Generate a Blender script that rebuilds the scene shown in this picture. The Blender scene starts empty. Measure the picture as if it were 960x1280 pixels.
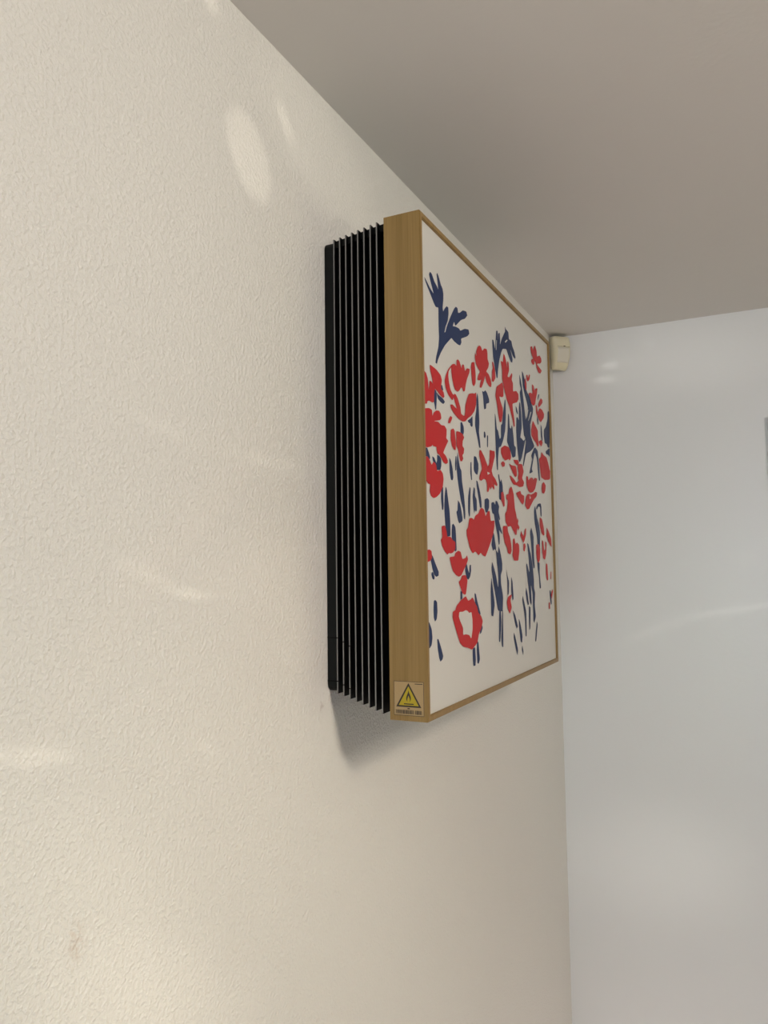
import bpy, bmesh, math, random
from mathutils import Vector, Matrix
from mathutils.geometry import tessellate_polygon

scene = bpy.context.scene
# ---------------------------------------------------------------- camera
# x = away from the left wall, y = along it to the far wall, z = up, metres
yaw, pitch, roll, FPX = -0.45613, 0.07299, -0.01330, 969.565
cam_data = bpy.data.cameras.new('camera')
cam = bpy.data.objects.new('camera', cam_data)
scene.collection.objects.link(cam)
fwd = Vector((math.sin(yaw)*math.cos(pitch), math.cos(yaw)*math.cos(pitch), math.sin(pitch)))
rgt = Vector((math.cos(yaw), -math.sin(yaw), 0))
upv = rgt.cross(fwd)
r2 = math.cos(roll)*rgt + math.sin(roll)*upv
u2 = -math.sin(roll)*rgt + math.cos(roll)*upv
m = Matrix((r2, u2, -fwd)).transposed().to_4x4()
m.translation = Vector((0.49706, -0.82254, 0.17461))
cam.matrix_world = m
cam_data.sensor_fit = 'VERTICAL'
cam_data.sensor_height = 36.0
cam_data.lens = FPX*36.0/1280.0
cam_data.clip_start = 0.02
scene.camera = cam

# ---------------------------------------------------------------- room size
ROOM_X, FAR_Y, BACK_Y, CEIL_Z, FLOOR_Z = 3.4, 1.2425, -3.0, 0.794, -1.72

# ---------------------------------------------------------------- world and light
w = bpy.data.worlds.new('world'); scene.world = w; w.use_nodes = True
w.node_tree.nodes['Background'].inputs[0].default_value = (0.75, 0.85, 1.0, 1)
w.node_tree.nodes['Background'].inputs[1].default_value = 1.0

scene.view_settings.view_transform = 'Standard'
scene.view_settings.look = 'None'
scene.view_settings.gamma = 1.0
scene.view_settings.use_curve_mapping = False
scene.view_settings.exposure = 0.02

def area(name, loc, target, sx, sy, power, col, spread=180):
    d = bpy.data.lights.new(name, 'AREA'); d.shape = 'RECTANGLE'; d.size = sx; d.size_y = sy
    d.energy = power; d.color = col; d.spread = math.radians(spread)
    o = bpy.data.objects.new(name, d); scene.collection.objects.link(o)
    o.location = loc
    o.rotation_euler = (Vector(target)-Vector(loc)).to_track_quat('-Z', 'Y').to_euler()
    return o
def spot(name, loc, target, power, col, angle, blend=.6, size=.1):
    d = bpy.data.lights.new(name, 'SPOT'); d.energy = power; d.color = col
    d.spot_size = math.radians(angle); d.spot_blend = blend; d.shadow_soft_size = size
    o = bpy.data.objects.new(name, d); scene.collection.objects.link(o)
    o.location = loc
    o.rotation_euler = (Vector(target)-Vector(loc)).to_track_quat('-Z', 'Y').to_euler()
    return o
# warm lamp just under the ceiling in the middle of the room: its general light, plus spots added for a soft pool low on the wall
area('hanging_lamp', (1.30, -0.68, 0.70), (0, 0.1, -0.05), 0.13, 0.13, 6.0, (1.0, 0.92, 0.79))
area('hanging_lamp', (1.30, -0.50, 0.52), (0, 0.1, -0.05), 0.13, 0.13, 3.3, (1.0, 0.92, 0.79))
spot('added_wall_spot', (1.30, -0.68, 0.70), (0, -0.20, -0.80), 22.0, (1.0, 1.0, 0.76), 60, 1.0, 0.11)
spot('added_wall_spot', (1.30, -0.68, 0.70), (0, 0.20, -0.35), 7.0, (1.0, 0.35, 0.05), 50, 1.0, 0.11)
# daylight fill from unseen area lights; the narrow two added for the far wall
area('daylight_fill', (0.7, -2.95, -0.3), (0.7, 0, -0.3), 1.2, 1.2, 3.4, (0.33, 0.42, 1.0))
area('daylight_fill', (2.7, -2.95, -0.3), (2.7, 0, -0.3), 1.2, 1.2, 2.9, (0.33, 0.42, 1.0))
area('daylight_fill', (3.35, 0.6, -0.4), (0, 0.6, -0.4), 1.0, 1.2, 5.2, (0.97, 1.0, 0.57))
area('daylight_fill', (0.45, -2.9, -0.1), (0.8, 1.24, -0.2), 0.6, 1.2, 2.1, (0.65, 1.0, 0.78), 70)
area('daylight_fill', (0.8, -2.9, 0.3), (0.6, 1.24, 0.3), 0.8, 0.6, 1.5, (0.85, 0.60, 1.0), 90)
# unseen spot aimed at the floor, added so its bounce lights the walls
spot('floor_bounce_spot', (3.2, -2.0, 0.2), (0.9, 0.6, -1.72), 1290.0, (1.0, 0.86, 0.88), 28)

# added patterned spots for reflected sunlight: drawn patches, streaks and broad tone lifts
WALL_GLINTS = (
    ((0.0, -0.16, 0.666), (0.0, -0.116, 0.605), (0.0, -0.163, 0.619), 0.75, 0.85),
    ((0.0, -0.084, 0.734), (0.0, -0.047, 0.69), (0.0, -0.076, 0.705), 0.2, 0.85),
    ((0.0, -0.213, 0.769), (0.0, -0.195, 0.769), (0.0, -0.212, 0.758), 0.2, 1.0),
    ((0.0, -0.336, 0.318), (-0.0, -0.208, 0.298), (-0.0, -0.28, 0.304), 0.0, 0.4),
    ((0.0, -0.22, 0.298), (0.0, 0.02, 0.296), (-0.0, -0.118, 0.289), 0.0, 0.4),
    ((0.0, -0.351, 0.192), (0.0, -0.237, 0.153), (0.0, -0.302, 0.168), 0.0, 0.4),
    ((0.0, -0.275, 0.158), (0.0, -0.188, 0.148), (0.0, -0.235, 0.149), 0.1, 0.9),
    ((0.0, -0.456, 0.049), (0.0, -0.357, 0.027), (0.0, -0.41, 0.03), 0.1, 0.6),
    ((0.0, -0.236, 0.018), (0.0, -0.179, -0.014), (0.0, -0.214, -0.002), 0.1, 0.35),
    ((0.0, -0.207, 0.154), (0.0, 0.018, 0.187), (0.0, -0.083, 0.116), 0.0, 0.3),
    ((0.0, -0.097, 0.097), (0.0, 0.027, 0.106), (0.0, -0.01, 0.044), 0.0, 0.3),
    ((0.0, 0.347, -0.147), (-0.0, 0.442, -0.209), (0.0, 0.38, -0.179), 0.1, 0.25),
    ((0.0, 0.772, -0.373), (0.0, 0.839, -0.418), (0.0, 0.782, -0.393), 0.1, 0.2),
    ((0.0, -0.11, 0.76), (0.0, 0.176, 0.66), (0.0, -0.049, 0.662), 0.4, 0.4),
    ((0.0, -0.467, 0.017), (0.0, -0.217, -0.228), (0.0, -0.429, -0.125), 0.0, 0.35),
    ((-0.0, -0.446, -0.113), (0.0, -0.113, -0.311), (0.0, -0.327, -0.253), 0, 0.6),
    ((0.0, -0.02, 0.201), (0.0, 0.024, 0.197), (0.0, -0.001, 0.193), 0.0, 0.3),
)
FAR_GLINTS = (
    ((0.13, 1.243, 0.7), (0.173, 1.243, 0.699), (0.152, 1.243, 0.689), 0.1, 1.0),
    ((0.108, 1.243, 0.664), (0.165, 1.243, 0.663), (0.137, 1.243, 0.653), 0.1, 1.0),
    ((0.24, 1.243, 0.742), (0.268, 1.243, 0.745), (0.256, 1.243, 0.733), 0.1, 0.35),
    ((0.152, 1.243, -0.028), (0.299, 1.243, 0.044), (0.231, 1.243, -0.002), 0.0, 0.5),
    ((0.289, 1.243, 0.04), (0.514, 1.243, 0.081), (0.405, 1.243, 0.051), 0.0, 0.5),
    ((0.387, 1.243, 0.181), (0.51, 1.243, 0.198), (0.45, 1.243, 0.182), 0.0, 0.35),
    ((0.0, 1.243, 0.052), (0.156, 1.243, 0.082), (0.081, 1.243, 0.055), 0.0, 0.25),
    ((0.435, 1.243, -0.548), (0.023, 1.243, -0.572), (0.258, 1.243, -0.404), 0.1, 0.5),
    ((0.105, 1.243, 0.71), (0.523, 1.243, 0.685), (0.326, 1.243, 0.594), 0.1, 0.45),
)
def glints(name, loc, target, table, power, col, angle):
    o = spot(name, loc, target, power, col, angle, .3, .004)
    bpy.context.view_layer.update()
    o.rotation_euler = (Vector(target)-Vector(loc)).to_track_quat('-Z', 'Y').to_euler()
    R = o.rotation_euler.to_matrix().inverted()
    def uv(P):
        q = R @ (Vector(P)-Vector(loc)); return Vector((q.x/-q.z, q.y/-q.z))
    d = o.data; d.use_nodes = True; nt = d.node_tree; em = nt.nodes['Emission']
    tc = nt.nodes.new('ShaderNodeTexCoord'); sx = nt.nodes.new('ShaderNodeSeparateXYZ'); nt.links.new(tc.outputs['Normal'], sx.inputs[0])
    ng = nt.nodes.new('ShaderNodeMath'); ng.operation = 'ABSOLUTE'; nt.links.new(sx.outputs['Z'], ng.inputs[0])
    cb = nt.nodes.new('ShaderNodeCombineXYZ')
    for a in 'XY':
        dv = nt.nodes.new('ShaderNodeMath'); dv.operation = 'DIVIDE'
        nt.links.new(sx.outputs[a], dv.inputs[0]); nt.links.new(ng.outputs[0], dv.inputs[1]); nt.links.new(dv.outputs[0], cb.inputs[a])
    tot = None
    for A, B, S, core, amp in table:
        a, b, s = uv(A), uv(B), uv(S); c = (a+b)/2; ax = (b-a)
        hl = ax.length/2; ang = math.atan2(ax.y, ax.x)
        n = Vector((-ax.y, ax.x)).normalized(); hw = abs((s-c).dot(n))
        mp = nt.nodes.new('ShaderNodeMapping'); mp.vector_type = 'TEXTURE'
        mp.inputs['Location'].default_value = (c.x, c.y, 0); mp.inputs['Rotation'].default_value = (0, 0, ang)
        mp.inputs['Scale'].default_value = (hl+hw*.6, hw*1.3, 1)
        nt.links.new(cb.outputs[0], mp.inputs[0])
        ln = nt.nodes.new('ShaderNodeVectorMath'); ln.operation = 'LENGTH'; nt.links.new(mp.outputs[0], ln.inputs[0])
        mr = nt.nodes.new('ShaderNodeMapRange'); mr.interpolation_type = 'SMOOTHSTEP'
        mr.inputs['From Min'].default_value = 1.1; mr.inputs['From Max'].default_value = core
        mr.inputs['To Max'].default_value = amp
        nt.links.new(ln.outputs['Value'], mr.inputs['Value'])
        if tot is None: tot = mr.outputs[0]
        else:
            ad = nt.nodes.new('ShaderNodeMath'); ad.operation = 'ADD'
            nt.links.new(tot, ad.inputs[0]); nt.links.new(mr.outputs[0], ad.inputs[1]); tot = ad.outputs[0]
    nt.links.new(tot, em.inputs['Strength'])
    return o
glints('glint_projector', (2.2, -0.9, -0.1), (0, 0.0, 0.1), WALL_GLINTS, 45.0, (1.0, 0.90, 0.74), 75)
glints('glint_projector', (1.6, -2.0, 0.0), (0.25, 1.24, 0.1), FAR_GLINTS, 85.0, (1.0, 0.95, 0.86), 60)

# ---------------------------------------------------------------- helpers
C = scene.collection
def link(o):
    C.objects.link(o); return o

def obj(name, bm, mats, parent=None, smooth=False):
    me = bpy.data.meshes.new(name); bm.to_mesh(me); bm.free()
    if not isinstance(mats, (list, tuple)): mats = [mats]
    for mt in mats: me.materials.append(mt)
    if smooth:
        for p in me.polygons: p.use_smooth = True
    o = link(bpy.data.objects.new(name, me))
    if parent: o.parent = parent
    return o

def add_box(bm, x0, x1, y0, y1, z0, z1, bev=0, seg=2, mi=0):
    r = bmesh.ops.create_cube(bm, size=1)
    vs = r['verts']
    for v in vs:
        v.co = Vector((x0+(v.co.x+.5)*(x1-x0), y0+(v.co.y+.5)*(y1-y0), z0+(v.co.z+.5)*(z1-z0)))
    fs = set(f for v in vs for f in v.link_faces)
    for f in fs: f.material_index = mi
    if bev:
        es = list(set(e for v in vs for e in v.link_edges))
        bmesh.ops.bevel(bm, geom=es, offset=bev, segments=seg, affect='EDGES', profile=.5)
    return vs

def box(name, x0, x1, y0, y1, z0, z1, mat, parent=None, bev=0, seg=2):
    bm = bmesh.new(); add_box(bm, x0, x1, y0, y1, z0, z1, bev, seg)
    return obj(name, bm, mat, parent)

def mat(name, col, rough=.5, metal=0, spec=.5):
    m = bpy.data.materials.new(name); m.use_nodes = True
    b = m.node_tree.nodes['Principled BSDF']
    b.inputs['Base Color'].default_value = (*col, 1); b.inputs['Roughness'].default_value = rough
    b.inputs['Metallic'].default_value = metal; b.inputs['Specular IOR Level'].default_value = spec
    return m, m.node_tree, b

def srgb(r, g, b):
    f = lambda c: (c/255/12.92) if c/255 <= .04045 else ((c/255+.055)/1.055)**2.4
    return (f(r), f(g), f(b))

def N(nt, t, **kw):
    n = nt.nodes.new(t)
    for k, v in kw.items():
        if k.startswith('i_'): n.inputs[k[2:]].default_value = v
        else: setattr(n, k, v)
    return n

def coords(nt, scale=(1, 1, 1)):
    tc = N(nt, 'ShaderNodeTexCoord'); mp = N(nt, 'ShaderNodeMapping')
    mp.inputs['Scale'].default_value = scale
    nt.links.new(tc.outputs['Object'], mp.inputs['Vector'])
    return mp.outputs['Vector']

# ---------------------------------------------------------------- materials
def paint(name, col, rough, bump, scale1, dist, stain_and_dent=False, spec=.5):
    m, nt, b = mat(name, col, rough, 0, spec)
    v = coords(nt)
    n1 = N(nt, 'ShaderNodeTexNoise'); n1.inputs['Scale'].default_value = scale1; n1.inputs['Detail'].default_value = 2
    n1.inputs['Distortion'].default_value = .25
    n2 = N(nt, 'ShaderNodeTexNoise'); n2.inputs['Scale'].default_value = scale1*.3; n2.inputs['Detail'].default_value = 2
    nt.links.new(v, n1.inputs['Vector']); nt.links.new(v, n2.inputs['Vector'])
    ad = N(nt, 'ShaderNodeMath', operation='ADD')
    rm = N(nt, 'ShaderNodeMapRange'); rm.inputs['From Min'].default_value = .42; rm.inputs['From Max'].default_value = .72
    nt.links.new(n1.outputs['Fac'], rm.inputs['Value'])
    nt.links.new(rm.outputs['Result'], ad.inputs[0]); nt.links.new(n2.outputs['Fac'], ad.inputs[1])
    bp = N(nt, 'ShaderNodeBump'); bp.inputs['Strength'].default_value = bump; bp.inputs['Distance'].default_value = dist
    nt.links.new(ad.outputs[0], bp.inputs['Height']); nt.links.new(bp.outputs['Normal'], b.inputs['Normal'])
    # faint unevenness of the paint itself
    n3 = N(nt, 'ShaderNodeTexNoise'); n3.inputs['Scale'].default_value = 2.2; n3.inputs['Detail'].default_value = 3
    nt.links.new(v, n3.inputs['Vector'])
    mx = N(nt, 'ShaderNodeMix', data_type='RGBA')
    mx.inputs[6].default_value = (*[c*.975 for c in col], 1); mx.inputs[7].default_value = (*[min(1, c*1.02) for c in col], 1)
    nt.links.new(n3.outputs['Fac'], mx.inputs[0])
    out = mx.outputs[2]
    if stain_and_dent:
        for (y, z, ry, rz, amt, c) in ((-.366, -.115, .012, .020, .42, (.46, .30, .20)), (.010, .008, .006, .008, .6, (.40, .33, .30))):  # brown stain; small dent, its dark put into the colour
            vs = N(nt, 'ShaderNodeVectorMath', operation='SUBTRACT'); vs.inputs[1].default_value = (0, y, z)
            nt.links.new(v, vs.inputs[0])
            vm = N(nt, 'ShaderNodeVectorMath', operation='MULTIPLY'); vm.inputs[1].default_value = (0, 1/ry, 1/rz)
            nt.links.new(vs.outputs[0], vm.inputs[0])
            ln = N(nt, 'ShaderNodeVectorMath', operation='LENGTH'); nt.links.new(vm.outputs[0], ln.inputs[0])
            mr = N(nt, 'ShaderNodeMapRange'); mr.interpolation_type = 'SMOOTHSTEP'
            mr.inputs['From Min'].default_value = 1.2; mr.inputs['From Max'].default_value = .1
            nt.links.new(ln.outputs['Value'], mr.inputs['Value'])
            nn = N(nt, 'ShaderNodeTexNoise'); nn.inputs['Scale'].default_value = 220; nn.inputs['Detail'].default_value = 3
            nt.links.new(v, nn.inputs['Vector'])
            mr2 = N(nt, 'ShaderNodeMapRange'); mr2.inputs['From Min'].default_value = .4; mr2.inputs['From Max'].default_value = .65
            nt.links.new(nn.outputs['Fac'], mr2.inputs['Value'])
            mu = N(nt, 'ShaderNodeMath', operation='MULTIPLY'); nt.links.new(mr.outputs[0], mu.inputs[0]); nt.links.new(mr2.outputs[0], mu.inputs[1])
            mu2 = N(nt, 'ShaderNodeMath', operation='MULTIPLY'); nt.links.new(mu.outputs[0], mu2.inputs[0]); mu2.inputs[1].default_value = amt
            m2 = N(nt, 'ShaderNodeMix', data_type='RGBA'); m2.inputs[7].default_value = (*c, 1)
            nt.links.new(mu2.outputs[0], m2.inputs[0]); nt.links.new(out, m2.inputs[6]); out = m2.outputs[2]
    nt.links.new(out, b.inputs['Base Color'])
    return m

M_wall = paint('rolled_wall_paint', (.80, .785, .75), .62, .50, 250, .0016, True, .3)
M_far = paint('satin_wall_paint', (.83, .84, .842), .34, .12, 90, .0006)
M_ceil = paint('ceiling_paint', (.725, .70, .67), .55, .15, 120, .0006, spec=.3)
M_floor = paint('floor_finish', (.42, .36, .30), .5, .1, 30, .0005)
M_side = paint('plain_wall_paint', (.72, .71, .68), .7, .1, 90, .0006)

def wood():
    m, nt, b = mat('brushed_oak_foil', srgb(160, 128, 76), .42)
    v = coords(nt, (420, 420, 9))
    n = N(nt, 'ShaderNodeTexNoise'); n.inputs['Scale'].default_value = 1; n.inputs['Detail'].default_value = 3
    nt.links.new(v, n.inputs['Vector'])
    v2 = coords(nt, (70, 70, 1.5))
    n2 = N(nt, 'ShaderNodeTexNoise'); n2.inputs['Scale'].default_value = 1; n2.inputs['Detail'].default_value = 2
    nt.links.new(v2, n2.inputs['Vector'])
    ad = N(nt, 'ShaderNodeMath', operation='ADD'); nt.links.new(n.outputs['Fac'], ad.inputs[0]); nt.links.new(n2.outputs['Fac'], ad.inputs[1])
    r = N(nt, 'ShaderNodeValToRGB')
    md = N(nt, 'ShaderNodeMath', operation='MULTIPLY'); md.inputs[1].default_value = .5
    nt.links.new(ad.outputs[0], md.inputs[0]); nt.links.new(md.outputs[0], r.inputs[0])
    r.color_ramp.elements[0].position = .36; r.color_ramp.elements[0].color = (*srgb(*WOOD_A), 1)
    r.color_ramp.elements[1].position = .64; r.color_ramp.elements[1].color = (*srgb(*WOOD_B), 1)
    nt.links.new(r.outputs[0], b.inputs['Base Color'])
    bp = N(nt, 'ShaderNodeBump'); bp.inputs['Strength'].default_value = .15; bp.inputs['Distance'].default_value = .0003
    nt.links.new(n.outputs['Fac'], bp.inputs['Height']); nt.links.new(bp.outputs[0], b.inputs['Normal'])
    return m
WOOD_A, WOOD_B = (127, 100, 50), (146, 117, 67)
M_wood = wood()

M_panel, nt, b = mat('matt_print_sheet', (.605, .593, .566), .38)
v = coords(nt); n = N(nt, 'ShaderNodeTexNoise'); n.inputs['Scale'].default_value = 260; n.inputs['Detail'].default_value = 2
nt.links.new(v, n.inputs['Vector']); bp = N(nt, 'ShaderNodeBump'); bp.inputs['Strength'].default_value = .12; bp.inputs['Distance'].default_value = .0004
nt.links.new(n.outputs['Fac'], bp.inputs['Height']); nt.links.new(bp.outputs[0], b.inputs['Normal'])
def ink(name, c1, c2):
    m, nt, b = mat(name, c1, .5, 0, .3)
    v = coords(nt); n = N(nt, 'ShaderNodeTexNoise'); n.inputs['Scale'].default_value = 14; n.inputs['Detail'].default_value = 4
    nt.links.new(v, n.inputs['Vector'])
    mx = N(nt, 'ShaderNodeMix', data_type='RGBA'); mx.inputs[6].default_value = (*c1, 1); mx.inputs[7].default_value = (*c2, 1)
    nt.links.new(n.outputs['Fac'], mx.inputs[0]); nt.links.new(mx.outputs[2], b.inputs['Base Color'])
    return m
M_blue = ink('navy_ink', srgb(20, 32, 74), srgb(28, 52, 96))
M_red = ink('red_ink', srgb(188, 20, 26), srgb(178, 34, 40))
M_black, _, _ = mat('black_plastic', (.005, .006, .006), .5, 0, .15)
M_dark, _, _ = mat('dark_grille_plastic', (.007, .0065, .006), .55, 0, .2)
M_cover, _, _ = mat('charcoal_side_plastic', (.028, .026, .025), .5, 0, .4)
M_void, _, _ = mat('coil_black', (.003, .003, .003), .8, 0, .1)
M_edge, _, _ = mat('pale_fin_edge', (.20, .195, .19), .4, .3)
M_cream, nt, b = mat('aged_cream_plastic', srgb(214, 206, 166), .4)
v = coords(nt); n = N(nt, 'ShaderNodeTexNoise'); n.inputs['Scale'].default_value = 18
nt.links.new(v, n.inputs['Vector']); mx = N(nt, 'ShaderNodeMix', data_type='RGBA')
mx.inputs[6].default_value = (*srgb(226, 217, 180), 1); mx.inputs[7].default_value = (*srgb(234, 229, 206), 1)
nt.links.new(n.outputs['Fac'], mx.inputs[0]); nt.links.new(mx.outputs[2], b.inputs['Base Color'])
M_lens, _, _ = mat('milky_sensor_lens', srgb(226, 222, 208), .3)
M_seam, _, _ = mat('dark_cream_joint', srgb(150, 142, 108), .5)  # seam in a darker cream
M_label, _, _ = mat('label_film', srgb(164, 138, 96), .35)
M_yellow, _, _ = mat('warning_yellow', srgb(168, 148, 10), .4)
M_ink, _, _ = mat('label_ink', srgb(42, 30, 26), .5)
M_glass, _, gb = mat('window_glass', (1, 1, 1), .02)
gb.inputs['Transmission Weight'].default_value = 1; gb.inputs['IOR'].default_value = 1.0
M_white, _, _ = mat('white_lacquer', (.62, .62, .61), .4)

# ---------------------------------------------------------------- the room
def struct(o, kind='structure'):
    o['kind'] = kind; return o
T = .12
struct(box('wall_left', -T, 0, BACK_Y-T, FAR_Y+T, FLOOR_Z, CEIL_Z, M_wall))
struct(box('wall_far', 0, ROOM_X, FAR_Y, FAR_Y+T, FLOOR_Z, CEIL_Z, M_far))
struct(box('ceiling', -T, ROOM_X+T, BACK_Y-T, FAR_Y+T, CEIL_Z, CEIL_Z+T, M_ceil))
struct(box('floor', -T, ROOM_X+T, BACK_Y-T, FAR_Y+T, FLOOR_Z-T, FLOOR_Z, M_floor))
struct(box('wall_right', ROOM_X, ROOM_X+T, BACK_Y-T, FAR_Y+T, FLOOR_Z, CEIL_Z, M_side))
struct(box('wall_back', 0, ROOM_X, BACK_Y-T, BACK_Y, FLOOR_Z, CEIL_Z, M_side))

struct(box('shadow_slab_1', .5165, 1.45, FAR_Y-.022, FAR_Y, FLOOR_Z, .527, M_white, None, .002))  # unidentified thing past the right edge, added as a slab for its thin shadow

# ---------------------------------------------------------------- the air conditioner
W, H = .615, .600
ac = link(bpy.data.objects.new('air_conditioner', None)); ac.location = (0, W/2, 0)
ac.empty_display_size = .1
ac['label'] = 'square wall-mounted air conditioner with wooden-framed flower picture front and black side grille'
ac['category'] = 'air conditioner'
OFF = Vector((0, -W/2, 0))
def part(name, bm, mats, parent=None, smooth=False, label=None):
    if parent is None: bmesh.ops.translate(bm, verts=bm.verts, vec=OFF); parent = ac
    else: bmesh.ops.translate(bm, verts=bm.verts, vec=OFF)
    o = obj(name, bm, mats, parent, smooth)
    if label: o['label'] = label
    return o
def pbox(name, x0, x1, y0, y1, z0, z1, m, parent=None, bev=0, label=None):
    bm = bmesh.new(); add_box(bm, x0, x1, y0, y1, z0, z1, bev)
    return part(name, bm, m, parent, label=label)

def rounded_prism(bm, x0, x1, y0, y1, z0, z1, r, seg=5, mi=0):
    """rounded rectangle in the y-z plane, extruded along x"""
    pts = []
    for cy, cz, a0 in ((y1-r, z1-r, 0), (y0+r, z1-r, 90), (y0+r, z0+r, 180), (y1-r, z0+r, 270)):
        for k in range(seg+1):
            a = math.radians(a0+90*k/seg); pts.append((cy+r*math.cos(a), cz+r*math.sin(a)))
    A = [bm.verts.new((x0, p, q)) for p, q in pts]; B = [bm.verts.new((x1, p, q)) for p, q in pts]
    n = len(pts)
    bm.faces.new(A[::-1]); bm.faces.new(B)
    for i in range(n): bm.faces.new((A[i], A[(i+1) % n], B[(i+1) % n], B[i]))
    for f in bm.faces: f.material_index = mi
    bmesh.ops.recalc_face_normals(bm, faces=bm.faces)

# plate against the wall, rounded corners
bm = bmesh.new(); rounded_prism(bm, .0005, .0128, .0245, W-.0245, .0235, .5975, .009)
plate = part('back_plate', bm, M_black)
for z in (.0898, .0366):
    pbox('seam', .0004, .0129, .02405, .0246, z-.0006, z+.0006, M_void, plate)

# body core: a dark case that widens towards the frame, with the air intake cut in each side
def frus(bm, x0, x1, y0, y1, Y0, Y1, z0, z1, Z0, Z1):
    v = [bm.verts.new(p) for p in ((x0, y0, z0), (x0, y1, z0), (x0, y1, z1), (x0, y0, z1),
                                   (x1, Y0, Z0), (x1, Y1, Z0), (x1, Y1, Z1), (x1, Y0, Z1))]
    for f in ((0, 1, 2, 3), (7, 6, 5, 4), (0, 4, 5, 1), (1, 5, 6, 2), (2, 6, 7, 3), (3, 7, 4, 0)):
        bm.faces.new([v[i] for i in f])
    bmesh.ops.recalc_face_normals(bm, faces=bm.faces)
bm = bmesh.new(); frus(bm, .012, .0975, .075, W-.075, .060, W-.060, .052, .582, .036, .584)
part('inner_case', bm, M_void)
for s in (0, 1):
    def yy(a, b): return (a, b) if s == 0 else (W-b, W-a)
    side = []
    for z0, z1 in ((.040, .112), (.481, .583)):
        bm = bmesh.new()
        y0, y1 = yy(.040, .078)
        Y0, Y1 = yy(.026, .064)
        frus(bm, .012, .100, y0, y1, Y0, Y1, z0, z1, z0-.006, z1)
        side.append(part('side_cover', bm, M_cover))
    for z in (.2056, .2954, .3895):
        y0, y1 = yy(.034, .040)
        pbox('cross_bar', .022, .090, y0, y1, z-.0012, z+.0012, M_dark)
# top and bottom covers of the case
bm = bmesh.new(); frus(bm, .0125, .0975, .0275, W-.0275, .0085, W-.0085, .588, .5970, .588, .5972)
part('top_cover', bm, M_dark)

# eight fins: nested thin rings, each a little larger than the one behind it
NF = 8
for i in range(NF):
    k = i/(NF-1)
    x = .0148+k*(.0862-.0148)
    yo = .0236-k*(.0236-.0040); zb = .0216-k*(.0216-.0052); zt = .5985
    th, wd = .0017, .024
    bm = bmesh.new()
    def ringpts(xx, y0, y1, z0, z1): return [bm.verts.new(p) for p in ((xx, y0, z0), (xx, y1, z0), (xx, y1, z1), (xx, y0, z1))]
    a = ringpts(x-th/2, yo, W-yo, zb, zt); bq = ringpts(x+th/2, yo, W-yo, zb, zt)
    c = ringpts(x-th/2, yo+wd, W-yo-wd, zb+wd, zt-wd); d = ringpts(x+th/2, yo+wd, W-yo-wd, zb+wd, zt-wd)
    for j in range(4):
        q = (j+1) % 4
        f = bm.faces.new((a[j], a[q], bq[q], bq[j])); f.material_index = 1 if j in (1, 3) else 0   # side edges in a paler grey
        bm.faces.new((bq[j], bq[q], d[q], d[j])); bm.faces.new((d[j], d[q], c[q], c[j])); bm.faces.new((c[j], c[q], a[q], a[j]))
    bmesh.ops.recalc_face_normals(bm, faces=bm.faces)
    fin = part('grille_fin', bm, [M_dark, M_edge])
    if i < 3:
        for z in (.0898-i*.0045, .0366-i*.0035):
            pbox('seam', x-th/2-.0001, x+th/2+.0001, yo-.0002, yo+.0004, z-.0007, z+.0007, M_void, fin)

# picture frame: four mitred rails
XB, XF, BZ = .098, .146, .0070
corners = {'near': (0, 0), 'far': (W, 0)}
def rail(pts):      # pts: outer start, outer end, inner end, inner start in (y,z)
    bm = bmesh.new()
    A = [bm.verts.new((XB, *p)) for p in pts]; B = [bm.verts.new((XF, *p)) for p in pts]
    bm.faces.new(A); bm.faces.new(B)
    for j in range(4): bm.faces.new((A[j], A[(j+1) % 4], B[(j+1) % 4], B[j]))
    bmesh.ops.recalc_face_normals(bm, faces=bm.faces)
    es = [e for e in bm.edges if abs(e.verts[0].co.x-XF) < 1e-6 and abs(e.verts[1].co.x-XF) < 1e-6
          and (e.verts[0].co.yz-e.verts[1].co.yz).length > .1]
    bmesh.ops.bevel(bm, geom=es, offset=.0008, segments=2, affect='EDGES')
    return part('frame_rail', bm, M_wood)
o0, o1, o2, o3 = (0, 0), (W, 0), (W, H), (0, H)
i0, i1, i2, i3 = (BZ, BZ), (W-BZ, BZ), (W-BZ, H-BZ), (BZ, H-BZ)
side_rail = rail((o3, o0, i0, i3))
rail((o0, o1, i1, i0)); rail((o1, o2, i2, i1)); rail((o2, o3, i3, i2))

# picture panel set 3 mm behind the frame front
panel = pbox('picture_panel', .137, .143, BZ-.0002, W-BZ+.0002, BZ-.0002, H-BZ+.0002, M_panel)
pbox('frame_backing', .0985, .101, BZ, W-BZ, BZ, H-BZ, M_dark)

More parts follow.
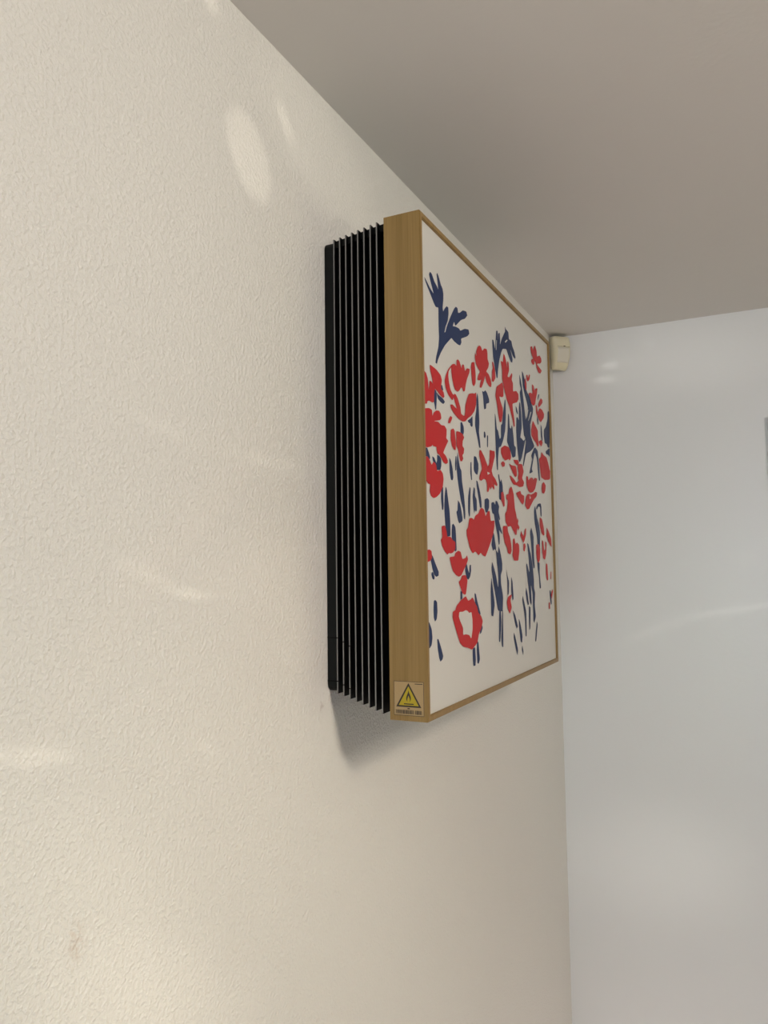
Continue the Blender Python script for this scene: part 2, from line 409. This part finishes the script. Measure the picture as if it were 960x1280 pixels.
BLUE_PRINT = '''
17.5,524.5 24,521.5 35,516 46,512.5 43,517 35.5,526.5 32,532.5 36,537 41.5,536 49.5,529 58,525.5 61.5,522.5 59.5,531.5 57,541 59.5,543.5 64.5,540 71,532 77,528.5 79,523 78.5,515 75.5,504 77,499 82,504.5 89.5,510 95.5,510 96,502 92.5,491.5 85,482.5 80,473 83,474 90,485 103,500.5 116.5,515 123,519.5 129.5,519.5 131,513.5 137.5,515.5 149.5,522.5 163.5,525 167.5,520.5 157.5,513 142,507 121.5,493.5 118.5,493 115.5,497 110,489.5 121.5,492 134.5,493 138,491 155,498.5 171,502 174,496.5 165,490.5 140.5,481 142,476 136.5,470.5 127,469.5 112.5,470.5 104.5,472.5 95,466 81,456.5 67,444 56,431.5 53,426 48,426 50.5,434.5 58.5,448.5 61.5,461.5 60.5,476 60.5,489 61,499.5 52,497.5 46.5,500.5 37,507.5 26.5,515 19,521
41.5,393.5 49,391 50.5,385 49.5,377.5 47.5,368 44.5,367.5 42,374 39.5,377 41,386.5
49,390 57,387.5 70.5,386 77.5,383 71.5,379 62,380 54,382.5
64.5,401.5 68.5,403 72.5,397 66.5,394.5 62.5,397
159,373 170.5,377.5 179.5,383 179.5,368.5 173.5,366.5 168.5,369 170.5,371 163.5,370.5
201.5,419.5 205,414 206.5,398 208,378 205,364 208.5,353 210.5,342.5 204.5,342 198,355 193,362 189,371 190.5,383 195.5,394.5 197.5,410.5
222.5,426.5 230,426.5 237.5,430.5 245,428 254,420 253.5,415 240,411 238.5,403.5 230,401 228,409 226.5,418.5
10.5,316 17,317 21.5,312.5 25.5,307 25,304 20,304 10,307
32,308.5 38.5,307.5 44.5,302 45.5,298 40.5,298.5 34,303
48,312.5 56,311.5 61,308 61,300 57.5,294.5 44,293 43,300 47,304.5
131.5,366 137.5,367 143.5,362 144,355 139.5,349 130.5,352
118,325 121.5,315.5 126.5,305 131.5,301.5 133,287 139,271 142,256 143,245 141.5,237.5 137,239 134.5,251 127,261.5 120,278.5 116,290 114,301.5 116,317
88,314 93.5,311 99,302 101.5,289.5 98,285.5 92.5,286 88.5,296.5
110.5,318 113.5,319 114.5,310.5 112.5,300.5 109,299 108,307.5
167,317 171,318 171,303.5 172,293 168.5,293 165.5,302.5
181.5,327.5 191,327.5 199.5,319 199,311 194.5,302.5 186,303.5 179.5,307.5
189,294.5 194,294 202,283 208.5,269.5 209.5,258 202,257.5 197.5,269 190,285.5
59.5,273 65.5,274.5 65.5,263 66,251 64,245.5 60.5,246 57.5,260.5
74,276 78,272.5 81.5,260 85.5,247 87.5,232 87.5,214.5 75.5,213 70.5,224 68.5,240.5 68,252 70.5,265.5
161.5,283.5 165.5,281 163.5,266.5 160.5,243.5 156.5,242.5 153.5,249 155,270
178,284.5 183,282.5 182.5,272.5 189,268 189,253 184.5,250.5 181,253 177.5,247.5 174.5,256 172.5,271.5
116,262 123.5,258 127.5,250.5 131.5,240 131.5,235.5 119,231.5 114.5,235.5 109.5,246 114,248.5 115,256
222.5,270.5 235.5,273.5 243,271 242,260 232.5,252.5 225,253 222,260
226.5,368.5 231.5,368.5 234.5,363 230.5,359 225.5,360
239.5,365 245,365 243,347.5 239,347.5
93.5,229 98,230.5 105,226.5 107,213 108,197 102,195 97.5,198 95.5,208.5 91,210.5 91.5,221
139,178 144,180 148,172.5 152.5,167 155,178 160,178.5 160.5,170 155.5,162 149,158.5 142.5,160.5 137,170
24.5,191 29,188 36,180 46,170 45.5,165.5 38,164 31,167 25.5,176 21.5,184
24,169.5 28,170 33,164 31.5,161 26.5,161.5 23,166.5
29,136 33,137 39,134.5 40,122.5 37,114 31.5,111.5 28,116.5 27.5,126
11.5,112 14,112 21,103.5 23,93.5 20,85 14,82 10,83
37,90.5 41,90.5 48.5,80.5 55.5,69 53,65 46,63 42.5,67.5 39,78.5
172,140.5 177,139 183,128 195.5,110.5 187,110 180.5,116 173,126.5
198.5,97 202.5,92 196,85.5 189,84 191,89.5
159.5,67.5 169.5,69 171.5,52 169.5,44 161,44.5 159.5,53.5
178,75 183,74.5 188,50.5 182.5,45 177,46.5 175.5,63
118.5,145 124.5,143.5 125.5,135 118,133
274.5,515 280,516 288,503.5 291,517.5 295,534.5 302.5,536 302.5,521.5 304.5,532.5 313,536 314,523.5 312.5,516.5 323,529.5 336.5,541.5 341.5,545.5 340,553.5 346,550.5 353,550 359.5,549 360.5,538.5 374.5,539 378.5,532 389.5,525 395.5,517 392,513.5 381.5,515 366.5,524 379,510 376,503.5 368,503 356,510 345.5,518.5 326,514 316.5,504.5 307,490.5 300,474.5 296.5,461 292,460.5 287,469 282,478 277,489.5 275,503
415,494 422,487 430,471.5 438,449 445.5,423.5 446.5,403.5 442.5,392 433,393 427,412 424,434 418.5,449.5 414.5,463 422.5,470 416,477
430.5,503 438,500.5 449.5,488.5 458,473 473,467.5 484,457.5 495.5,451 493,441.5 473.5,418 451.5,404.5 444,403.5 445.5,423.5 463,445 456.5,454 442.5,467 433.5,478
445.5,422 474,424 474.5,399.5 497,385 491,380 469,371 445,364.5 439.5,359 425.5,340.5 422,341.5 432,361 444.5,385 435.5,396.5
411,446 416.5,445 421,425 421.5,405.5 411,387 417.5,386.5 429.5,384 442.5,389 433.5,376.5 417,354.5 406.5,346 399,345.5 393.5,362.5 389.5,381 388.5,397.5 391.5,417 398.5,418.5 405.5,414 406.5,433.5
388.5,435.5 395.5,433 401.5,425 396.5,423 390,426.5
491,378.5 502,383 518,379 521.5,370.5 527.5,335.5 529.5,327 521,326 517,342 512,363.5 498.5,373.5 489,360.5 476.5,342 482.5,337.5 465,333 460,333 471.5,347 481,359.5 474.5,364.5
278.5,404.5 282,401 286.5,381.5 292.5,380 299.5,368 306,371.5 307.5,391 314,393.5 320,411.5 330.5,435.5 334.5,433.5 334,410 328.5,385.5 316.5,368 305,357.5 294.5,354.5 289,336.5 288,320 283,318.5 280,335 279,360 278,385
346,416 351.5,413 353,394.5 359.5,393 364,400 368,397 372.5,382.5 375.5,368.5 384.5,367 381,351.5 364.5,347.5 356.5,354 344,364 336.5,369.5 341.5,387.5 343.5,403.5
525,443 529,428.5 524.5,426 518.5,434.5
532,482 541,485 534,476 526.5,470.5
543.5,431 551.5,426 555,402 550,400 543,409.5
604.5,466 607.5,463.5 607.5,438.5 606,406.5 603.5,395 590,395 584.5,400 569.5,399.5 565,413 566,424 582,432.5 596,449 597.5,461.5
574,385 593,392 605.5,395.5 603.5,378 591.5,381 576.5,380.5
222,270.5 232.5,273 241.5,271.5 242,263 234.5,253 225.5,252 221,259
252.5,268 262.5,270 270,266 272.5,272.5 280,272 289,265 285,257 292,246.5 288,243.5 282.5,248.5 300.5,225.5 298,224 285,230 288,219 287,209 282,207.5 278,221 269.5,235.5 264.5,247.5 263,252 255.5,253 252,260
287.5,312.5 291.5,314 296.5,302 303,307.5 308.5,298 310,286.5 298.5,275.5 290.5,275.5 289.5,287.5 292.5,300
482.5,269 489,279.5 495,274 503,258.5 513,249 519.5,233 515,202.5 500.5,211 497,229.5 488,245 483,259
496.5,275.5 508.5,284 528,286.5 533,281 533,262 525.5,264.5 523.5,279 513.5,280 501.5,273
255,225 261,224 269,203.5 268,199 261,201 255,198 248,207 252.5,215.5
434.5,214 442.5,212.5 455.5,195.5 465,176.5 470.5,153 470,138.5 476.5,130.5 471.5,110.5 477,91 466,80 460.5,84.5 460.5,103 459.5,131 450.5,145.5 453,116 450,110.5 442,116.5 438,135 433.5,147.5 429.5,161.5 425.5,178 431,180.5 441,167.5 445.5,165.5 441,193.5
453.5,233 463,241.5 476,226 475,216.5 475.5,192.5 478,173.5 470.5,171 463,184.5 459.5,209.5
495.5,183 511,181.5 509,163.5 515.5,137.5 506,136.5 504,157 497.5,171.5
573.5,132.5 580.5,130.5 588,108 580.5,104 577,113.5
422,141.5 429,132 436,113.5 429,111.5 422.5,120 418,132.5
401.5,128.5 408.5,118 419,102 418,63 411.5,62 410.5,90.5 405,106 398,121
435.5,111 445,107 440.5,73.5 434.5,70.5 433.5,89
482,83 486.5,76 474.5,49 468.5,49.5 474.5,67.5
345.5,108.5 357.5,99.5 370,81.5 363,78.5 356,85.5 347.5,100.5
375.5,94 384,85 394,65 390.5,54 382.5,57 376,81
347.5,74.5 354.5,66.5 367.5,45.5 363.5,37 355.5,48 346,66
391.5,50.5 397,39.5 394.5,34 388.5,43.5
315,172.5 321,161.5 329,152.5 326,134 319.5,131.5 320.5,153
340.5,160.5 347,152 350.5,126 344.5,122.5 338.5,138
244.5,161 250,143.5 257,122 249,104 240,106.5 240,141
267,200.5 277.5,195 281,206 287,200.5 297,181 296,170 288.5,163 288.5,150.5 297.5,131 293.5,109 271,111.5 263.5,128 252.5,151.5 245.5,173 250,183 264.5,165 274.5,144 277,160.5 272,181
278,112 284.5,111.5 285.5,91.5 278,65 272,67
291.5,111 295,111 292.5,57 286,58 283.5,71.5 288.5,91.5'''
RED_PRINT = '''
8.5,408 11.5,408 17,406.5 22,400.5 23.5,393 24,387 26.5,393.5 27,399 31,400 37,397.5 36,403 30,412.5 29,419.5 33,419.5 50,418 63.5,414 67.5,408.5 64.5,401.5 64,397 72.5,394.5 75,389 70.5,386.5 61,388 51.5,391.5 43.5,393 41,386.5 40,376 35,374 24.5,374.5 19.5,373 18,369.5 7.5,368
115.5,440.5 105,438 89.5,427.5 80.5,417.5 76.5,409.5 79.5,401.5 88,394.5 99.5,390.5 104,390 108.5,397.5 103,398.5 95.5,403.5 91.5,411.5 89.5,419.5 91,425.5 100,432.5 114,437
100,432 108,436.5 117,439.5 120,439 120.5,446.5 125,449 131.5,448 138.5,439.5 142.5,446.5 148.5,447 152,439 160,445 171.5,446.5 169.5,441 159,429.5 153.5,420 150,411.5 143.5,409.5 140.5,413.5 135.5,413.5 127.5,407 121,404.5 112,406 106.5,412.5 102.5,420.5
179,457.5 191,461 193,454.5 195.5,443 194,431 187,425.5 181,427 178.5,437 176,449.5
206,486 213.5,490.5 221,490.5 226.5,485.5 235,491.5 247,493.5 249.5,488 249.5,479 256,474 251.5,466.5 241.5,459 252.5,457.5 260,453.5 265.5,446 263,440 253.5,439.5 242,443.5 236,452 233,445.5 227,438 219,430 211.5,429 213,435 220,442.5 209,438.5 202.5,438.5 205,444.5 214.5,452.5 206.5,455 198,459 193.5,467.5 194.5,475 200.5,471.5 199.5,478
94.5,382.5 102,384.5 114,382 118.5,382 111,389.5 107,394.5 109,400 115,400 122,396 131,386.5 133.5,377.5 146,376.5 149.5,383 150,391 157.5,402.5 166,411 179.5,414.5 188.5,415.5 195.5,419 196,410 194,400.5 186.5,390.5 174.5,382.5 157.5,375 149,370 137.5,368 119,370 106,374 97.5,378
94,368 101,367.5 98,363 92,358 85.5,357.5 89,363.5
9,362.5 24,365.5 33,365 34,357.5 38,362.5 46.5,366.5 56,368 61.5,365 63,359.5 58,356.5 37.5,352 52.5,353.5 62,351 73,352 80,348.5 79.5,342 78,337 85,334.5 79,329 71.5,322 67,317 75.5,314.5 82,309.5 82,306 76,304 68,305 60,310 53,313.5 48,313.5 45.5,318.5 45.5,321.5 35,321 32.5,322.5 29.5,320 17,317 7.5,317
10,305 16.5,306.5 22.5,303.5 29,297.5 35.5,302.5 43,300 45.5,292 57.5,294.5 64.5,291 66.5,284 63.5,274.5 53.5,265 42.5,260 33.5,258 25.5,260 21.5,265.5 24,274 17.5,274 9,278.5
94.5,350 103.5,353.5 108.5,351 110,343.5 112.5,335 110.5,326 104.5,326 97.5,330 93.5,338
113.5,351.5 124.5,352.5 136.5,351.5 143.5,347.5 137.5,342 136,335 142.5,332.5 140,325.5 135,322.5 138.5,318.5 133,314 127,314 122.5,321 118.5,328.5 114,332
157,240.5 167,241.5 175,239 181.5,245.5 193,248.5 200,254.5 207.5,258 218,256 224,246.5 234.5,254.5 243,255.5 246.5,241 264,243 263,233.5 256.5,222.5 244,210 228.5,196.5 219,189.5 210,191 199.5,195 191,191 177.5,196.5 167.5,193.5 159.5,198 153.5,204.5 146,216.5 145,224 151.5,228.5
57,225.5 68,227 73,220 75,213 87,213.5 92.5,209.5 102.5,207.5 102,198 93,193.5 86,192.5 80,193 74.5,191 66.5,194.5 58.5,200.5 53.5,208.5 58.5,211.5
81.5,188 98.5,189 102,193.5 112.5,196.5 121.5,195 127,185.5 139.5,187.5 144.5,191 148.5,185.5 142,179 134,173.5 122.5,165 113.5,163 102,165.5 92,170.5 86.5,178
124,164.5 138,165 144.5,158 142,150.5 137.5,140 132,139.5 124.5,141.5 117.5,150 111.5,156.5 119.5,159.5
8,195.5 18,196.5 24,194.5 25,187 19.5,183 7.5,181
118,133 130,136 136.5,137.5 141,134.5 145.5,131 155.5,132.5 162,135 168.5,131 174.5,125 179.5,122.5 184,113.5 195.5,108.5 202,101 196,92.5 185.5,85.5 178,73.5 167.5,70 156,66.5 140.5,70.5 123.5,73.5 112,79.5 105,88.5 98,97.5 92.5,106 88,112.5 89,120 98,121.5 102.5,126.5
270,480.5 276,480.5 283.5,470.5 285,458.5 274,450 267,450.5 269,465 273.5,472
313.5,492 325,492 329,507.5 336,505 342,497.5 346.5,487.5 348.5,500 355,499 356.5,487 346.5,474.5 355.5,475 371,486 374,483 369,474 376,470 375,456 393,461 405.5,458 405.5,449.5 396,442.5 370,435.5 371.5,427 378.5,413 380.5,400.5 374.5,398.5 368,410 353.5,426.5 340,436 332.5,445 325.5,454 318.5,465.5 319.5,479
318,459 323,453.5 323,438.5 315.5,435 301,434 306.5,428 317.5,418.5 317.5,409.5 310,396 300.5,394 294.5,405.5 289.5,419.5 282.5,432.5 289.5,446.5 304.5,453
487.5,558.5 498.5,562 506,555.5 512.5,565 518.5,568 529,561.5 530.5,551 548.5,558 560,555 562,549.5 552.5,543.5 535,539.5 529,537 549,534 562,532.5 550.5,524.5 539,523.5 528,528 521,538 510,540 512,533 500.5,529 490,532.5 493.5,537.5 504.5,541 491.5,547.5
455.5,501 463.5,503.5 465.5,497.5 474.5,506.5 480.5,506.5 476,497.5 465,491.5 457.5,493
447.5,495 457,487 456,476.5 450.5,472.5 443.5,481.5
491.5,493 502.5,492 507,484 516,490.5 527.5,492.5 523.5,483 514,470.5 510,461 498.5,455.5 482.5,457 475.5,466 468.5,472 479,475.5 492.5,475.5
204.5,339 211.5,339 225.5,331 236,322.5 239.5,319.5 245.5,323.5 248.5,334 249.5,345 260,345 272.5,346 273.5,339.5 264.5,327 256,315 261.5,308.5 273,304.5 282,298 280,294.5 268,295.5 261,301 268,292 265.5,287.5 256.5,292 250,286.5 246.5,291 238.5,282 233,282.5 234,293.5 228.5,299 219.5,299.5 208.5,295.5 201.5,296.5 202.5,302.5 213.5,313 210.5,319.5 202,331.5
303,354.5 322,361.5 343.5,361.5 352,357 355.5,347 348.5,341 340,342.5 324.5,338 310,341.5 304,347
301,331.5 311.5,336 322,334 319.5,328.5 309,326.5
366.5,344.5 392.5,347.5 399,343 386.5,337.5 375.5,340
544,380 555,376.5 578.5,374.5 589.5,365 597.5,353.5 602.5,352.5 601,338.5 592.5,334.5 559,331 536,333.5 529.5,350.5 525,365 537,369.5
548.5,479 560.5,478 559.5,472 541,462.5 529.5,458.5 530,465 539.5,472.5
513,460 521,460 525.5,449 539,459 555.5,459 569.5,453.5 565.5,445 544,434 534.5,435.5 524.5,440 514,447
490.5,428 501,424 522,415.5 522,403.5 525,389 519,386 506,392 492.5,394.5 479.5,400 478,408.5 484.5,420
525.5,396.5 543.5,402 554.5,399 545,390 533.5,391.5
394,341 416,343.5 424.5,332 413.5,320 425.5,314 419.5,306.5 398,303.5 379.5,305.5 365.5,304.5 352.5,310 344.5,317 351,317.5 371,313 379.5,309 394,314 389.5,317.5 395,326 389,335
343.5,336 354.5,334.5 379.5,336 384,330.5 385.5,321 375.5,317.5 364.5,321.5 354,328.5
299.5,287 310,289 315.5,278 315.5,268 310,265.5 303,272 298,275.5
352,301 358,297 364,289.5 366.5,276.5 369,266 375,258.5 379,248 378,237.5 374.5,225.5 367.5,225 350.5,235 344,238.5 329,236 317,244 317,256.5 326.5,261 332,277 324,279 325,285.5 337.5,287.5 340.5,295.5
381.5,253.5 386,248.5 383,243 392,238 384.5,232.5 380,236.5 376.5,232 377.5,245.5
303.5,236.5 327,237.5 328.5,229 338.5,220.5 344,210 345.5,200 338.5,194 325.5,196 322,203.5 310,212 304.5,223
353.5,218 362.5,220 366.5,210.5 375.5,213.5 387,210 387,199 380,184.5 357.5,184.5 349,192 353,201.5
401,233 405,229 414.5,224 423,236.5 429.5,238.5 428.5,227.5 418.5,217.5 411,213 402,219.5 395.5,225
411,211.5 420.5,213.5 425,208 417,199.5 410,201
376,292 402,298 406.5,293 423,291.5 422.5,282 414.5,276 405,278 387,286
439,326 449,326 451,319.5 464.5,325.5 477.5,327 482.5,324 494,328.5 508.5,328.5 501,318.5 492,308.5 477.5,302 462,299.5 449,302 440,311
430,284 435.5,291.5 448.5,297 464,296.5 483,300.5 494,304 506,303.5 501.5,296.5 481.5,289 465,279.5 451.5,271.5 438.5,270 428,275.5
540.5,322 552.5,327 566.5,321.5 562.5,312 553,305.5 538.5,306 536.5,314
517,261 533.5,259 543.5,244.5 548,231 539,229.5 528,233.5 518,246.5
490,212 506.5,214 516.5,205.5 512,186.5 500,180.5 492.5,186.5 489.5,199
529.5,222 538,219 542,203 550.5,204.5 552.5,219.5 561,218 556,197 546,186.5 532,189.5 528.5,202.5
564,245.5 578.5,238.5 595,225 596.5,210 584.5,214 570.5,221.5 562.5,230
552.5,180.5 562,179 565.5,150.5 555.5,149.5 550.5,164.5
584.5,166 589,164.5 586,150.5 581,152.5
593,133.5 597.5,130 586.5,115 581,123.5
564.5,110 572.5,110.5 573,98.5 564.5,99
321,130 340.5,133 332.5,124 338.5,112.5 328,103.5 319,110.5 314,122'''
GROUND_PRINT = '''
135.5,119.5 141.5,118 148,115 156,116 159.5,106 159.5,93 153.5,81 146,86.5 133.5,88.5 123,88.5 123.5,97.5 113.5,107 109,112.5 111,118.5 123,118
335.5,527.5 347,534 351.5,534 340,527
289,502.5 293,519 295.5,520 292,503.5
452,437.5 463,443.5 454,429 447,423.5
476,441.5 481,441 464,425 458,421.5
235,311.5 248,310.5 236.5,307
456,295.5 463.5,290.5 455.5,288.5'''

def parse(t): return [[tuple(float(c)/1000 for c in p.split(',')) for p in l.split()] for l in t.strip().split('\n')]
def chaikin(P):
    out = []
    for i in range(len(P)):
        a, b = Vector(P[i]), Vector(P[(i+1) % len(P)])
        out.append(a*.88+b*.12); out.append(a*.12+b*.88)
    return out
def print_layer(name, text, m, x, label):
    for i, P in enumerate(parse(text)):
        bm = bmesh.new(); xi = x+i*.000004
        Q = chaikin(P); vs = [bm.verts.new((xi, q.x, q.y)) for q in Q]
        for t in tessellate_polygon([[Vector((q.x, q.y, 0)) for q in Q]]):
            try: bm.faces.new([vs[j] for j in t])
            except ValueError: pass
        for f in bm.faces:
            f.normal_update()
            if f.normal.x < 0: f.normal_flip()
        part(name, bm, m, panel, label=label)
print_layer('printed_leaf', BLUE_PRINT, M_blue, .14310, 'navy blue printed leaf or stem')
print_layer('printed_blossom', RED_PRINT, M_red, .14356, 'red printed blossom')
print_layer('printed_gap', GROUND_PRINT, M_panel, .14390, 'pale gap inside a printed blossom')

# warning label near the bottom of the near side of the frame (seen from -y)
sx0, sx1, sz0, sz1 = .1032, .1410, .0062, .0450
sticker = pbox('warning_label', sx0, sx1, -.00015, .0001, sz0, sz1, M_label, label='small warning label with a yellow flame triangle and a row of bars')
def decal(name, polys, m, y, label=None):
    bm = bmesh.new()
    for P in polys:
        vs = [bm.verts.new((px, y, pz)) for px, pz in P]
        for t in tessellate_polygon([[Vector((px, pz, 0)) for px, pz in P]]): bm.faces.new([vs[j] for j in t])
    for f in bm.faces:
        f.normal_update()
        if f.normal.y > 0: f.normal_flip()
    return part(name, bm, m, sticker, label=label)
def rect(x0, x1, z0, z1): return [(x0, z0), (x1, z0), (x1, z1), (x0, z1)]
lw = .0005
decal('label_border', [rect(sx0, sx1, sz1-lw, sz1), rect(sx0, sx1, sz0, sz0+lw), rect(sx0, sx0+lw, sz0, sz1), rect(sx1-lw, sx1, sz0, sz1)], M_ink, -.00022)
ax, az, bx0, bx1, bz = .1218, .0432, .1060, .1376, .0158
decal('warning_triangle', [[(ax, az), (bx0, bz), (bx1, bz)]], M_ink, -.00020, 'black triangle border')
cx, cz = (ax+bx0+bx1)/3, (az+2*bz)/3
q = .80
decal('warning_field', [[(cx+(px-cx)*q, cz+(pz-cz)*q) for px, pz in ((ax, az), (bx0, bz), (bx1, bz))]], M_yellow, -.00024, 'yellow field')
fl = [(0, 17.5), (.7, 14.5), (2.1, 11.5), (3.1, 8.5), (3.3, 5.8), (2.6, 3.6), (1.4, 2.2), (2.0, 4.2), (1.7, 6.6), (.8, 8.6), (0.1, 10.6),
      (-.9, 8.4), (-1.6, 6.4), (-2.0, 4.2), (-1.4, 2.2), (-2.6, 3.6), (-3.3, 5.8), (-3.0, 8.8), (-1.8, 11.8), (-.6, 14.5)]
fl = [(cx+a*.00088, bz+.0040+c*.00088) for a, c in fl]
inner = [(0, 9.2), (1.5, 5.6), (1.5, 3.2), (.7, 2.0), (-.7, 2.0), (-1.5, 3.2), (-1.5, 5.4)]
decal('flame_symbol', [fl, rect(cx-.0058, cx+.0064, bz+.0030, bz+.0042)], M_ink, -.00028, 'black flame over a bar')
random.seed(4)
bars = []; xx = sx0+.0024
while xx < sx1-.0030:
    wv = random.choice((.0005, .0007, .0011))
    if not (.0245 < xx-sx0 < .0262): bars.append(rect(xx, xx+wv, sz0+.0018, sz0+.0064))
    xx += wv+random.choice((.0004, .0005, .0007))
decal('bar_row', bars, M_ink, -.00028)
for r_ in (rect(sx1-.0112, sx1-.0014, sz1-.0029, sz1-.0021), rect(cx-.0015, cx+.0015, bz-.0022, bz-.0009)):
    decal('small_print', [r_], M_ink, -.00028)

# ---------------------------------------------------------------- motion detector in the corner
det = link(bpy.data.objects.new('motion_detector', None)); det.location = (0, FAR_Y, .742); det.empty_display_size = .05
det['label'] = 'small cream plastic motion detector fixed in the wall corner under the ceiling'
det['category'] = 'motion detector'
def det_part(name, bm, m, smooth=False, label=None):
    R = Matrix.Rotation(math.radians(45), 4, 'Z')      # local -y looks out of the corner towards (+x, -y)
    bmesh.ops.transform(bm, matrix=R, verts=bm.verts)
    o = obj(name, bm, m, det, smooth)
    if label: o['label'] = label
    return o
# profile (depth from corner, height) of the housing, swept across its rounded width
def housing(w0, w1, prof, seg=8, r=.011):
    bm = bmesh.new(); rows = []
    for d, z in prof:
        row = []
        back = -.0275
        hw = w0+(w1-w0)*(.5-z/.088)
        e = max(0, abs(z)-.034)/.010; hw *= 1-.10*e*e; rr = r
        pts = [(-hw, back), (-hw, -(d-rr))]
        for k in range(1, seg+1):
            a = math.radians(90*k/seg); pts.append((-hw+rr*(1-math.cos(a)), -(d-rr)-rr*math.sin(a)))
        for k in range(0, seg+1):
            a = math.radians(90*(1-k/seg)); pts.append((hw-rr*(1-math.cos(a)), -(d-rr)-rr*math.sin(a)))
        pts.append((hw, back))
        rows.append([bm.verts.new((p, q, z)) for p, q in pts])
    for A, B in zip(rows, rows[1:]):
        n = len(A)
        for j in range(n): bm.faces.new((A[j], A[(j+1) % n], B[(j+1) % n], B[j]))
    bm.faces.new(rows[0]); bm.faces.new(rows[-1][::-1])
    bmesh.ops.recalc_face_normals(bm, faces=bm.faces)
    return bm
prof = [(.0445, .0440), (.0480, .0432), (.0510, .0415), (.0545, .030), (.0570, .015), (.0565, 0), (.0545, -.014), (.0500, -.028), (.0455, -.0380), (.0425, -.0425), (.0400, -.0440)]
det_part('housing', housing(.0270, .0215, prof), M_cream, True)
bm = bmesh.new(); rows = []
for z, d in ((.012, .0574), (.006, .0576), (-.004, .0566), (-.014, .0548), (-.022, .0522), (-.028, .0500)):
    rows.append([bm.verts.new((.0165*(t/6), -(d+.0010-.0016*(t/6)**2), z)) for t in range(-6, 7)])
for A, B in zip(rows, rows[1:]):
    for j in range(len(A)-1): bm.faces.new((A[j], A[j+1], B[j+1], B[j]))
bmesh.ops.recalc_face_normals(bm, faces=bm.faces)
if sum(f.normal.y for f in bm.faces) > 0: bmesh.ops.reverse_faces(bm, faces=bm.faces)
bmesh.ops.solidify(bm, geom=bm.faces[:], thickness=.002)
bmesh.ops.recalc_face_normals(bm, faces=bm.faces)
det_part('sensor_lens', bm, M_lens, True, 'paler curved lens')
bm = bmesh.new(); add_box(bm, -.0185, .0185, -.0576, -.050, .0137, .0143)
det_part('seam', bm, M_seam)
bm = bmesh.new(); add_box(bm, .000, .0050, -.0586, -.052, .0136, .0156, .0006)
det_part('indicator_light', bm, M_ink)
bm = bmesh.new(); add_box(bm, -.020, .020, -.030, -.0295+.003, -.040, .0435)
v0 = add_box(bm, -.004, .004, -.030, -.004, -.02, .03)
det_part('corner_bracket', bm, M_cream)
